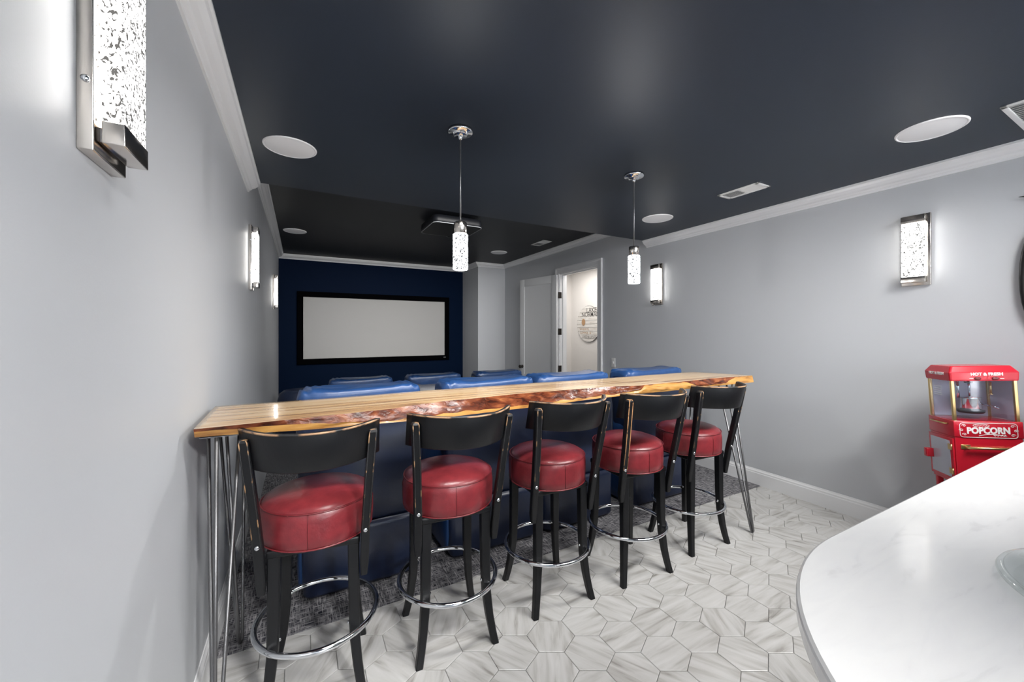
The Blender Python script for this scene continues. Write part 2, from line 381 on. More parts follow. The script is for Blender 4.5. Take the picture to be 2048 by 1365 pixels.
for j in range(-30, 6):
    for i in range(-9, 18):
        cx = 1.002 + W * (i + (.5 if j % 2 else 0)); cy = 1.495 + RS * j
        if cx < L - W or cx > R + W or cy < YBK or cy > YC + .15: continue
        full = hexpts(1 - gap / W, cx, cy); poly = clip(full)
        if not poly: continue
        if cy < .33: tilemesh(rest, poly, cx, cy); continue
        whole = len(poly) == 6 and all(abs(a[0] - b[0]) + abs(a[1] - b[1]) < 1e-6 for a, b in zip(poly, full))
        k = random.choice((0, 0, 1, 2, 2))
        if whole:
            if k not in shared:
                a = k * PI / 3; t = MB(); P6 = [(x * math.cos(-a) - y * math.sin(-a), x * math.sin(-a) + y * math.cos(-a)) for x, y in hexpts(1 - gap / W)]
                tilemesh(t, P6, 0, 0); shared[k] = t.mesh('tile')
            o = bpy.data.objects.new('tile', shared[k]); C.objects.link(o); o.rotation_euler = (0, 0, k * PI / 3)
        else:
            a = k * PI / 3; mx_ = sum(p[0] for p in poly) / len(poly); my_ = sum(p[1] for p in poly) / len(poly)
            t = MB(); rot = lambda p: (p[0] * math.cos(-a) - p[1] * math.sin(-a), p[0] * math.sin(-a) + p[1] * math.cos(-a))
            q = [rot((x - cx, y - cy)) for x, y in poly]; tilemesh(t, q, *rot((mx_ - cx, my_ - cy)))
            o = bpy.data.objects.new('tile', t.mesh('tile')); C.objects.link(o); o.rotation_euler = (0, 0, k * PI / 3)
        o.location = (cx, cy, 0); o.parent = fl
o = rest.obj('tile_field', fl); o['kind'] = 'stuff'

# crown moulding: profile (out from wall, down from ceiling)
CP, CD = .0788, .0785
prof = [(0, 0), (CP, 0), (CP, .012), (CP - .008, .016), (CP - .014, .03), (CP - .032, .046), (CP - .05, .054), (CP - .056, .062), (.012, .068), (.010, CD), (0, CD)]
def crown(p0, p1, nrm, z, mit0=0, mit1=0):
    d = Vector((p1[0] - p0[0], p1[1] - p0[1], 0)).normalized(); n = Vector(nrm); mb = MB(); rings = []
    for p, mt in ((p0, mit0), (p1, -mit1)):
        rings.append([tuple(Vector((p[0], p[1], z)) + n * a * 1.0 + d * mt * a + Vector((0, 0, -b))) for a, b in prof])
    return mb.loft([[Vector(q)[:] for q in r] for r in rings], 'white', False)
crowns = [((L, YBK), (L, YS), (1, 0, 0), ZC, 0, 0, 'left wall under the lower ceiling'), ((R, YBK), (R, YS), (-1, 0, 0), ZC, 0, 0, 'right wall under the lower ceiling'),
          ((L, YS), (L, YF), (1, 0, 0), ZF, 0, 1, 'left wall under the raised ceiling'), ((L, YF), (XB, YF), (0, -1, 0), ZF, 1, 1, 'navy screen wall'),
          ((XB, YF), (XB, YB), (-1, 0, 0), ZF, 1, -1, 'left face of the boxed corner'), ((XB, YB), (R, YB), (0, -1, 0), ZF, -1, 1, 'front of the boxed corner'),
          ((R, YB), (R, YS), (-1, 0, 0), ZF, 1, 0, 'right wall under the raised ceiling')]
for i, (a, b, n_, z, m0, m1, wh) in enumerate(crowns):
    struct(crown(a, b, n_, z, m0, m1), 'trim_%d' % (i + 1), 'white crown moulding along the ' + wh, 'moulding')
# baseboards
def base(name, p0, p1, n_, z, lab):
    pr = [(0, 0), (.015, 0), (.015, .105), (.012, .112), (.012, .122), (.006, .132), (.004, .14), (0, .14)]
    n = Vector(n_)
    rings = [[tuple(Vector((p[0], p[1], z + b)) + n * a) for a, b in pr] for p in (p0, p1)]
    struct(MB().loft(rings, 'white', False), name, lab, 'baseboard')
base('baseboard_right', (R, YBK), (R, YC + 1.6, ), (-1, 0, 0), 0, 'white baseboard along the right wall beside the tiles')
base('baseboard_left', (L, YBK), (L, YC + 1.6), (1, 0, 0), 0, 'white baseboard along the left wall below the bar')
base('baseboard_far', (L, YF), (XB, YF), (0, -1, 0), FL, 'white baseboard below the navy wall')

# hallway beyond the door
XH, YE = 4.75, 6.35
struct(MB().box((XH, 3.4, FL), (XH + .1, YE + .1, 2.65), 'hallwall'), 'wall_hall', 'warm white hallway wall seen through the open doorway', 'wall')
struct(MB().box((R + T_, YE, FL), (XH, YE + .1, 2.65), 'hallwall'), 'wall_hall_end', 'warm white end wall of the hallway beyond the door', 'wall')
struct(MB().box((R + T_, 3.3, FL), (XH + .1, 3.4, 2.65), 'hallwall'), 'wall_hall_near', 'warm white near end wall of the hallway', 'wall')
struct(MB().box((R + T_, 3.3, 2.55), (XH + .1, YE + .1, 2.65), 'hallwall'), 'ceiling', 'white ceiling of the hallway beyond the door', 'ceiling')
struct(MB().box((R, 3.4, FL - .1), (XH, YE, FL), 'carpet'), 'floor', 'carpet floor of the hallway beyond the door', 'floor')
mb = MB().box((4.34, YE - .018, FL), (4.44, YE, 2.35), 'white', .004).box((4.44, YE - .012, FL), (4.455, YE, 2.36), 'white')
struct(mb, 'trim_8', 'white door casing upright on the hallway end wall', 'trim')

# door
dr = thing('door_1', 'white two-panel door swung open against the right wall', 'door', (R, DY1, FL), kind='structure')
mb = MB()                                                                  # casing, in local coords
cw = .085
H_ = DZ - FL
W0 = DY0 - DY1
mb.box((-.018, W0 - cw + .02, 0), (0, W0, H_ + .001), 'white').box((-.026, W0 - cw - .004, 0), (0, W0 - cw + .0199, H_ + cw + .004), 'white')
mb.box((-.018, 0, 0), (0, cw - .02, H_ + .001), 'white').box((-.026, cw - .0199, 0), (0, cw + .004, H_ + cw + .004), 'white')
mb.box((-.018, W0 - cw + .0201, H_ + .0012), (0, cw - .0201, H_ + cw - .0181), 'white').box((-.026, W0 - cw + .0201, H_ + cw - .018), (0, cw - .0201, H_ + cw + .004), 'white')
mb.obj('casing', dr)
mb = MB().box((0, -.012, 0), (T_ + .01, 0, H_), 'white').box((0, DY0 - DY1, 0), (T_ + .01, DY0 - DY1 + .012, H_), 'white').box((0, DY0 - DY1, H_ - .012), (T_ + .01, 0, H_), 'white')
mb.box((.05, -.024, 0), (.09, -.012, H_), 'white').box((.05, DY0 - DY1 + .012, 0), (.09, DY0 - DY1 + .024, H_), 'white').box((.05, DY0 - DY1, H_ - .024), (.09, 0, H_ - .012), 'white')
mb.obj('jamb', dr)
DW = .90
Td = Matrix.Translation((-.02, .0, 0)) @ Matrix.Rotation(math.radians(10.6), 4, 'Z')   # door leaf runs along +y, room face is -x
mb = MB().box((-.036, .004, .012), (-.008, DW, H_ - .015), 'door', T=Td)
leaf = mb.obj('door_leaf', dr)
zt = H_ - .015
for (y0, y1, z0, z1, nm) in ((.004, .12, .012, zt, 'stile'), (DW - .12, DW, .012, zt, 'stile'), (.12, DW - .12, zt - .125, zt, 'rail'), (.12, DW - .12, .70 , .84, 'rail'), (.12, DW - .12, .012, .25, 'rail')):
    MB().box((-.046, y0, z0), (-.0355, y1, z1), 'door', .002, T=Td).obj(nm, leaf)
mb = MB().lathe([(.03, 0), (.03, .006), (.011, .012), (.011, .035), (.027, .045), (.03, .058), (.022, .07), (.004, .073)], 'bronze', 20, T=Td @ frame((-.046, DW - .065, 1.02 - .05), (0, 1, 0), (0, 0, 1)) @ Matrix.Diagonal((1, 1, -1, 1)))
mb.obj('knob', leaf, 'dark bronze door knob')
for z in (2.09, 1.40 + .17, .95, .25):
    zz = {2.09: 2.155, 1.57: 1.575, .95: .985, .25: .25}[round(z, 2)]
    MB().box((-.022, -.013, zz - .05), (.03, -.010, zz + .05), 'bronze').tube([(-.022, -.004, zz - .05), (-.022, -.004, zz + .05)], .007, 'bronze', 8).obj('hinge', dr, 'dark bronze hinge')

# ------------------------------------------------------------------ screen, projector, ceiling fittings
scn = thing('projection_screen', 'wide grey projection screen in black frame on navy wall', 'screen', (1.34, YF, 1.45))
x0, x1, z0, z1 = .0441 - 1.34, 2.6346 - 1.34, .9017 - 1.45, 2.0013 - 1.45
MB().box((x0, -.035, z0), (x1, -.03, z1), 'screen').obj('screen_surface', scn, 'plain light grey screen surface')
b = .095
for nm, a in (('frame_rail', ((x0 - b, -.06, z1), (x1 + b, 0, z1 + b))), ('frame_rail', ((x0 - b, -.06, z0 - b), (x1 + b, 0, z0))), ('frame_rail', ((x0 - b, -.06, z0), (x0, 0, z1))), ('frame_rail', ((x1, -.06, z0), (x1 + b, 0, z1)))):
    MB().box(*a, 'black', .008).obj(nm, scn)
MB().box((x1 - .03, -.062, z0 - .05), (x1 + .02, -.06, z0 - .035), 'projedge').obj('badge', scn, 'tiny grey badge on the frame')

pj = thing('projector', 'dark flat projector mounted on the raised ceiling behind a pendant', 'projector', (1.60, 4.54, ZF))
def rr(x, y, r, n=6):
    out = []
    for cx, cy, a in ((x - r, y - r, 0), (-x + r, y - r, 90), (-x + r, -y + r, 180), (x - r, -y + r, 270)):
        for k in range(n + 1):
            t = math.radians(a + 90 * k / n); out.append((cx + r * math.cos(t), cy + r * math.sin(t)))
    return out
mb = MB()
rings = [[(x, y, z) for x, y in rr(.30 - i_, .30 - i_, .07)] for z, i_ in ((-.035, .02), (-.04, .005), (-.09, .0), (-.122, .004), (-.132, .02))]
mb.loft(rings, 'projector', True).obj('body', pj)
ring = [(x, y, -.126) for x, y in rr(.294, .294, .066)]
MB().tube(ring, .0045, 'projedge', 6, True).obj('seam', pj, 'thin grey edge line around the body')
MB().lathe([(.06, 0), (.06, -.02), (.02, -.022), (.02, -.04)], 'projector', 20).obj('ceiling_mount', pj)
MB().lathe([(.05, 0), (.05, .03), (.04, .032), (.038, .02), (.01, .012)], 'blackpot', 20, T=frame((.08, .29, -.085), (1, 0, 0), (0, 0, 1)) @ Matrix.Diagonal((1, 1, -1, 1))).obj('lens', pj)

def disc(x, y, z, label):
    t = thing('ceiling_speaker', label, 'speaker', (x, y, z), group='round white ceiling speakers')
    MB().lathe([(.128, -.0005), (.1279, -.005), (.126, -.0055), (.001, -.0056)], 'speaker', 40).obj('grille', t)
    MB().lathe([(.1285, 0), (.1285, -.006), (.134, -.007), (.139, -.004), (.14, 0)], 'speaker', 40, cap=False).obj('rim', t)
disc(-.052, 2.645, ZC, 'white round ceiling speaker by the left crown over the bar')
disc(2.96, .795, ZC, 'largest white round ceiling speaker, above the popcorn cart')
disc(2.99, 2.647, ZC, 'white round ceiling speaker near the right pendant lamp')
disc(-.064, 6.02, ZF, 'white round ceiling speaker in far left corner above the screen')
disc(2.97, 6.0, ZF, 'small white round ceiling speaker right of the lit pendant, far end')

def vent(x, y, z, hx, hy, label, ns, split=True):
    t = thing('ceiling_vent', label, 'vent', (x, y, z), group='white ceiling vents')
    fw = .022
    MB().box((-hx, -hy, -.008), (-hx + fw, hy, 0), 'vent', .002).box((hx - fw, -hy, -.008), (hx, hy, 0), 'vent', .002).box((-hx, -hy, -.008), (hx, -hy + fw, 0), 'vent', .002).box((-hx, hy - fw, -.008), (hx, hy, 0), 'vent', .002).obj('frame', t)
    MB().box((-hx + fw, -hy + fw, -.0012), (hx - fw, hy - fw, 0), 'ventdark').obj('backing', t, 'grey slot behind the slats')
    n = ns
    for k in range(n):
        xx = -hx + fw + (k + .5) * (2 * hx - 2 * fw) / n
        for s_ in ((-1, 1) if split else (0,)):
            y0, y1 = ((-hy + fw, -.006) if s_ < 0 else (.006, hy - fw)) if s_ else (-hy + fw, hy - fw)
            tl = math.radians(32) * (s_ if s_ else 1)
            MB().box((-.008, y0, -.0006), (.008, y1, .0006), 'vent', T=Matrix.Translation((xx, 0, -.0045)) @ Matrix.Rotation(-tl, 4, 'Y') @ Matrix.Scale(.62, 4, (1, 0, 0))).obj('slat', t)
    if split: MB().box((-hx + fw, -.006, -.007), (hx - fw, .006, 0), 'vent').obj('divider', t)
vent(2.98, 1.82, ZC, .08, .157, 'white rectangular ceiling vent with slats right of the right pendant', 7)
vent(3.22, 5.06, ZF, .08, .175, 'small white vent in the raised ceiling by the doorway', 7)
vent(3.20, .32, ZC, .24, .24, 'large square white ceiling vent cut by the right frame edge', 16, False)

# ------------------------------------------------------------------ sconces and pendants
def sconce(wall, y, label, src=None):
    x, rz = (L, 0) if wall == 'l' else (R, PI)
    if src: return dup(src, (x, y, 1.93), rz, label)
    t = thing('wall_sconce', label, 'wall lamp', (x, y, 1.93), rz, 'wall sconces of bubble glass')
    # local +x points into the room
    MB().box((0, -.07, -.240), (.022, .072, .232), 'nickel', .002).obj('backplate', t)
    gb = MB().box((.026, -.060, -.182), (.057, .056, .175), 'sconceglow', .003)
    kf = gb.mi('sconcefront')
    for q, f_ in enumerate(gb.f):
        if all(gb.v[i_][0] > .0538 for i_ in f_): gb.m[q] = kf
    gb.obj('glass_block', t, 'lit clear glass block full of bubbles')
    MB().box((.029, -.062, -.222), (.060, .057, -.183), 'nickel', .0015).obj('end_cap', t)
    MB().box((.029, -.062, .176), (.060, .057, .222), 'nickel', .0015).obj('end_cap', t)
    MB().box((.021, -.045, -.215), (.031, .045, -.19), 'dsteel').obj('bracket', t)
    MB().box((.021, -.045, .185), (.031, .045, .215), 'dsteel').obj('bracket', t)
    for s_ in (-1, 1):
        for z in (-.12, .12):
            MB().lathe([(.006, 0), (.006, .003), (.003, .005), (.0005, .0052)], 'chrome', 12, T=frame((.012, s_ * .07, z), (1, 0, 0), (0, 0, 1)) @ Matrix.Diagonal((1, 1, -s_ * -1 if s_ < 0 else -1, 1)) if False else Matrix.Translation((.012, s_ * .07, z)) @ Matrix.Rotation(-s_ * PI / 2, 4, 'X')).obj('screw', t)
    return t
s0 = sconce('l', 1.0, 'nearest bubble glass wall sconce, on left wall beside the camera')
sconce('l', 3.49, 'middle sconce of three on left wall, behind the bar table', s0)
sconce('l', 6.30, 'farthest sconce on left wall, beside the navy screen wall', s0)
sconce('r', 1.045, 'lit sconce on right wall above the popcorn cart', s0)
sconce('r', 3.21, 'lit sconce on right wall just right of the right pendant', s0)
sconce('r', 6.0, 'sconce on right wall hidden behind the opened white door', s0)

def pendant(x, y, label, src=None):
    ld = bpy.data.lights.new('pendant_bulb', 'POINT'); ld.energy = P_SPOT; ld.shadow_soft_size = .03
    ld.color = (1, .99, .97); lo = bpy.data.objects.new('pendant_bulb', ld); C.objects.link(lo); lo.location = (x, y, ZC - .79)
    if src: return dup(src, (x, y, ZC), 0, label)
    t = thing('pendant_lamp', label, 'pendant lamp', (x, y, ZC), 0, 'pendant lamps over the bar')
    MB().lathe([(.066, 0), (.066, -.012), (.063, -.016), (.040, -.017), (.038, -.026), (.034, -.029), (.012, -.03), (.010, -.045), (.006, -.052)], 'chrome', 40).obj('canopy', t)
    MB().tube([(0, 0, -.045), (0, 0, -.50)], .0042, 'steel', 8).obj('cord', t)
    MB().lathe([(.006, -.492), (.032, -.494), (.034, -.498), (.034, -.556), (.030, -.558)], 'nickel', 32).obj('cap', t)
    MB().lathe([(.030, -.556), (.038, -.557), (.040, -.560), (.040, -.745), (.038, -.748), (.005, -.749)], 'pendantglow', 32).obj('glass_shade', t, 'lit cylinder of bubble glass')
    return t
p0_ = pendant(.755, 1.99, 'left pendant lamp, lit bubble glass cylinder in front of projector')
pendant(2.02, 1.99, 'right pendant lamp, lit bubble glass cylinder near the right wall', p0_)

# light switch on the right wall
sw = thing('light_switch', 'white light switch plate on right wall beside the doorway', 'light switch', (R, 3.95, .975))
MB().box((-.006, -.037, -.06), (0, .037, .06), 'plastic', .002).obj('plate', sw)
MB().box((-.012, -.008, -.014), (-.005, .008, .014), 'plastic', .002).obj('toggle', sw)
# outlet plate is not seen; round wooden sign in the hall
sg = thing('round_sign', 'round whitewashed plank sign with lake lettering on hallway wall', 'sign', (XH, 5.80, 1.53))
RS_ = .335
yy = [-.335, -.27, -.205, -.135, -.065, .0, .07, .145, .215, .285, .335]
for a, b_ in zip(yy[:-1], yy[1:]):
    a2, b2 = a + .003, b_ - .003
    def hw(z): return math.sqrt(max(RS_ * RS_ - z * z, .0004))
    N = 5; zs = [a2 + (b2 - a2) * k / N for k in range(N + 1)]
    poly = [(-hw(z), z) for z in zs] + [(hw(z), z) for z in reversed(zs)]
    MB().prism(poly, -.022, -.008, 'plank', ax='x').obj('plank', sg)
MB().lathe([(.30, 0), (.30, .008)], 'ink', 40, T=frame((0, 0, 0), (0, 1, 0), (0, 0, 1)) @ Matrix.Diagonal((1, 1, -1, 1))).obj('backing', sg)
MB().tube([(-.014, RS_ * math.cos(2 * PI * k / 48), RS_ * math.sin(2 * PI * k / 48)) for k in range(48)], .006, 'steel', 6, True).obj('hoop', sg)
def sgt(z, y): return frame((-.0225, y, z), (0, -1, 0), (0, 0, 1))
text('LAKE', .125, 'ink', sgt(.25, -.09), sg, bold=.001)
text('NORMAN', .115, 'ink', sgt(.172, -.06), sg, bold=.001)
text('WHERE IS', .062, 'brown_ink', sgt(-.10, .12), sg)
text('SUMMER', .062, 'brown_ink', sgt(-.17, .12), sg)
text('IS', .062, 'brown_ink', sgt(-.17, -.06), sg)
text('LIVED & LOVED', .058, 'ink', sgt(-.245, -.03), sg)
MB().lathe([(.052, 0), (.052, .004)], 'brown_ink', 24, T=frame((-.0225, .14, .035), (0, -1, 0), (0, 0, 1)) @ Matrix.Diagonal((1, 1.2, 1, 1))).obj('sun_disc', sg, 'tan painted sun disc')
# black wall ornament at the right frame edge
orn = thing('wall_ornament', 'black metal wall ornament cut by the right edge of the photo', 'wall decor', (R, .52, 1.69))
MB().puff((-.025, 0, 0), (.025, .094, .30), 'darkart', .9, 14).obj('disc', orn)
MB().tube([(-.02, 0, .28), (-.02, .0, .42), (-.02, .04, .455), (-.02, .095, .462)], [.012, .012, .010, .001], 'darkart', 8).obj('spike', orn)
MB().tube([(-.02, 0, .42), (-.02, -.04, .455), (-.02, -.095, .462)], [.012, .010, .001], 'darkart', 8).obj('spike', orn)

# ------------------------------------------------------------------ recliners
def recliner(loc, label, src, group):
    if src: return dup(src, loc, 0, label, group)
    t = thing('recliner', label, 'recliner', loc, 0, group)
    # back faces -y (towards the bar); origin at the middle of the rear foot line
    def nz(p, a=.006, f=7): return p + Vector((noise.noise(p * f), noise.noise(p * f + Vector((9, 0, 0))), noise.noise(p * f + Vector((0, 9, 0))))) * a
    rings = []
    for z, hw_, y0, y1 in ((.01, .300, .0, .72), (.03, .312, -.012, .73), (.30, .322, -.004, .74), (.335, .318, .004, .735)):
        rings.append([(x, y, z) for x, y in [(p[0], p[1] + (y0 + y1) / 2) for p in rr(hw_, (y1 - y0) / 2, .04, 3)]])
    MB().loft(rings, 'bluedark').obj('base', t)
    # outer back panel, wider at the top
    rings = []
    for z, hw_, y0, y1 in ((.33, .316, .022, .20), (.36, .324, .0, .22), (.55, .334, -.012, .24), (.80, .346, .006, .25), (.96, .348, .045, .26), (.985, .335, .065, .25)):
        rings.append([tuple(nz(Vector((p[0], p[1] + (y0 + y1) / 2, z)), .008)) for p in rr(hw_, (y1 - y0) / 2, .045, 4)])
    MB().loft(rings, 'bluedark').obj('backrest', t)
    def sag(q):
        q = nz(q, .010, 9); k = abs(q.x) / .345
        q.z += -.012 * (1 - k * k) + (.018 if k > .9 else 0) * 0 - .02 * max(0, k - .8) * 5 * .4
        g_ = max(0, k - .4) / .6
        if q.z > 0: q.z += .009 * math.sin(q.x * 130 + q.y * 20) * g_ * g_
        return q
    hc = MB().puff((0, .165, .965), (.338, .125, .080), 'blueleather', .28, 34, fn=sag).obj('head_cushion', t, 'puffy blue head cushion')
    pts = []
    for k in range(25):
        x = -.335 + .67 * k / 24; pts.append((x, .055 + .012 * math.sin(x * 9), .985 + .006 * math.sin(x * 14)))
    MB().tube(pts, .004, 'bluepipe', 6).obj('piping', hc)
    MB().puff((0, .24, .70), (.27, .11, .22), 'blueleather', .45, 12, fn=nz).obj('back_cushion', t)
    MB().puff((0, .46, .42), (.225, .30, .10), 'blueleather', .4, 12, fn=nz).obj('seat_cushion', t)
    for s_ in (-1, 1):
        MB().puff((s_ * .285, .42, .33), (.055, .40, .32), 'blueleather', .3, 12, fn=nz).obj('armrest', t)
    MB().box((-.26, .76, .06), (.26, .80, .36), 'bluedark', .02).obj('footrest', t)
    return t
g1 = 'blue recliners right behind the bar'
r0 = recliner((.31, 2.26, .004), 'leftmost blue leather recliner right behind the bar table', None, g1)
r0.scale = (.96, 1, 1.03)
for x, lb in ((1.095, 'second blue leather recliner from left right behind the bar'), (1.77, 'third blue leather recliner from left right behind the bar'), (2.60, 'rightmost blue leather recliner right behind the bar')):
    recliner((x, 2.26, .004), lb, r0, g1)
g2 = 'dark blue recliners of the front row'
for x, lb in ((.59, 'left recliner of the front row nearest the screen'), (1.40, 'middle recliner of the front row nearest the screen'), (2.25, 'right recliner of the front row nearest the screen')):
    recliner((x, 4.45, FL), lb, r0, g2)
# armchair in the far left corner
ac = thing('armchair', 'dark navy armchair with rounded back in far left corner', 'armchair', (.05, 6.15, FL))
rings = []
for z, r_ in ((.03, .30), (.3, .33), (.6, .335), (.74, .30), (.785, .24)):
    rings.append([(r_ * math.cos(2 * PI * k / 28), r_ * math.sin(2 * PI * k / 28) * .6, z) for k in range(28)])
MB().loft(rings, 'bluedark').obj('backrest', ac)
MB().puff((0, .36, .30), (.30, .30, .14), 'bluedark', .4, 12).obj('seat_cushion', ac)
for s_ in (-1, 1): MB().puff((s_ * .29, .32, .36), (.07, .32, .22), 'bluedark', .4, 10).obj('armrest', ac)
for s_ in (-1, 1):
    for y in (.0, .55): MB().lathe([(.018, 0), (.024, .2)], 'blackwood', 10, (s_ * .2, y, 0)).obj('leg', ac)

# ------------------------------------------------------------------ live-edge bar table
bt = thing('bar_table', 'long live-edge wood slab bar table on steel hairpin legs', 'table', (1.2, 1.83, 0))
OX, OY = 1.2, 1.83
def lerp(tab, x):
    for (a, ya), (b_, yb) in zip(tab[:-1], tab[1:]):
        if x <= b_: 
            t = max(0, (x - a) / (b_ - a)); t = t * t * (3 - 2 * t); return ya + (yb - ya) * t
    return tab[-1][1]
FT = [(-.30, 1.585), (0, 1.602), (.26, 1.625), (.6, 1.70), (1.0, 1.725), (1.48, 1.712), (1.79, 1.66), (2.1, 1.668), (2.45, 1.682), (2.85, 1.66)]   # front top edge
FB = [(-.30, 1.60), (0, 1.60), (.2, 1.595), (.46, 1.59), (.9, 1.61), (1.5, 1.655), (1.9, 1.65), (2.4, 1.655), (2.85, 1.65)]                     # front bottom edge
BKT = [(-.31, 2.035), (0, 2.03), (.72, 2.055), (1.2, 2.05), (1.75, 2.03), (2.3, 2.04), (2.67, 2.04)]
ZT = 1.07
def thick(x): return lerp([(-.31, .030), (.1, .044), (.5, .05), (2.85, .046)], x)
NX = 150; top = MB(); bark = MB(); sap = MB()
secs = []
for i in range(NX + 1):
    u = i / NX
    xf = -.300 + u * (2.83 + .300); xb = -.312 + u * (2.66 + .312)
    jn = noise.noise(Vector((xf * 9, 0, 0))) * .010 + noise.noise(Vector((xf * 31, 3, 0))) * .005
    bk = min(1, max(0, (xf + .05) / .5)) * min(1, max(0, (2.75 - xf) / .3))
    ft = lerp(FT, xf) + jn * bk; fb = lerp(FB, xf) + jn * .6 * bk; yb = lerp(BKT, xb) + noise.noise(Vector((xf * 7, 5, 0))) * .008
    zb = ZT - thick(xf)
    secs.append((xf, xb, ft, fb, yb, zb, bk))
def fpt(s_, a, k):          # a: 0 top edge .. 1 bottom edge of the front face
    xf, xb, ft, fb, yb, zb, bk = s_
    y = ft + (fb - ft) * a; z = ZT + (zb - ZT) * a
    bul = math.sin(PI * a) * .012 * bk
    r = noise.noise(Vector((xf * 16, a * 4, 1))) * .012 + noise.noise(Vector((xf * 45, a * 9, 2))) * .006
    return (xf - OX, y - bul + r * bk * math.sin(PI * min(1, max(.0, a))) - OY, z + r * .5 * bk * math.sin(PI * a))
def barkfrac(x):            # how far down the bark reaches before yellow sapwood starts
    return lerp([(-.30, .35), (-.1, .42), (.1, .55), (.25, .85), (.5, .80), (.62, .72), (.8, .8), (1.2, .8), (1.5, .75), (1.72, .55), (1.78, .02), (2.0, .03), (2.12, .1), (2.25, .8), (2.5, .75), (2.6, .3), (2.66, .02), (2.85, .0)], x) + noise.noise(Vector((x * 14, 0, 4))) * .12
rt, rb = [], []
for s_ in secs:
    xf, xb, ft, fb, yb, zb, bk = s_
    nY = 10
    rt.append([(xf + (xb - xf) * k / nY - OX, ft + (yb - ft) * k / nY - OY, ZT + (.0015 if 0 < k < nY else 0)) for k in range(nY + 1)] + [(xb - OX, yb + .004 - OY, zb)] + [(xf - OX, fb - OY, zb)])
n_ = len(rt[0]); V = [p for r in rt for p in r]; F = []
for i in range(NX):
    for k in range(n_ - 1):
        F.append((i * n_ + k, i * n_ + k + 1, (i + 1) * n_ + k + 1, (i + 1) * n_ + k))
top.add(V, F, 'slab', True)
top.add(rt[0], [list(range(n_))], 'slab'); top.add(rt[-1], [list(range(n_))], 'sap')
slab = top.obj('tabletop', bt)
KA = 8
for i in range(NX):
    A, B = secs[i], secs[i + 1]; f0, f1 = min(1, max(0, barkfrac(A[0]))), min(1, max(0, barkfrac(B[0])))
    for k in range(KA):
        a0, a1 = k / KA, (k + 1) / KA
        bark.add([fpt(A, a0 * f0, 0), fpt(B, a0 * f1, 0), fpt(B, a1 * f1, 0), fpt(A, a1 * f0, 0)], [(0, 1, 2, 3)], 'bark', True)
        sap.add([fpt(A, f0 + a0 * (1 - f0), 0), fpt(B, f1 + a0 * (1 - f1), 0), fpt(B, f1 + a1 * (1 - f1), 0), fpt(A, f0 + a1 * (1 - f0), 0)], [(0, 1, 2, 3)], 'sap', True)
bark.obj('bark_edge', slab, 'rough red brown bark along the front edge'); sap.obj('sapwood_edge', slab, 'smooth yellow sapwood band below the bark')
def hairpin(px, py, fx, fy, label=None):      # plate centre at the top, foot on the floor
    zt_ = 1.03 if px > 0 else 1.035
    lg = MB().box((px - .055 - OX, py - .05 - OY, zt_ - .004), (px + .055 - OX, py + .05 - OY, zt_ - .0005), 'dsteel').obj('leg', bt)
    ds = [(-.045, .035), (.045, .035), (-.01, -.045)]
    for k, (dx, dy) in enumerate(ds):
        e = Vector((fx + (dx * .18) - OX, fy + dy * .18 - OY, .02))
        MB().tube([(px + dx - OX, py + dy - OY, zt_ - .004), tuple(e), (fx - OX, fy - OY, .006)], .006, 'steel', 8).obj('rod', lg)
hairpin(-.235, 1.66, -.245, 1.60); hairpin(-.255, 1.99, -.235, 2.10)
hairpin(2.615, 1.71, 2.73, 1.60); hairpin(2.60, 1.98, 2.70, 2.09)

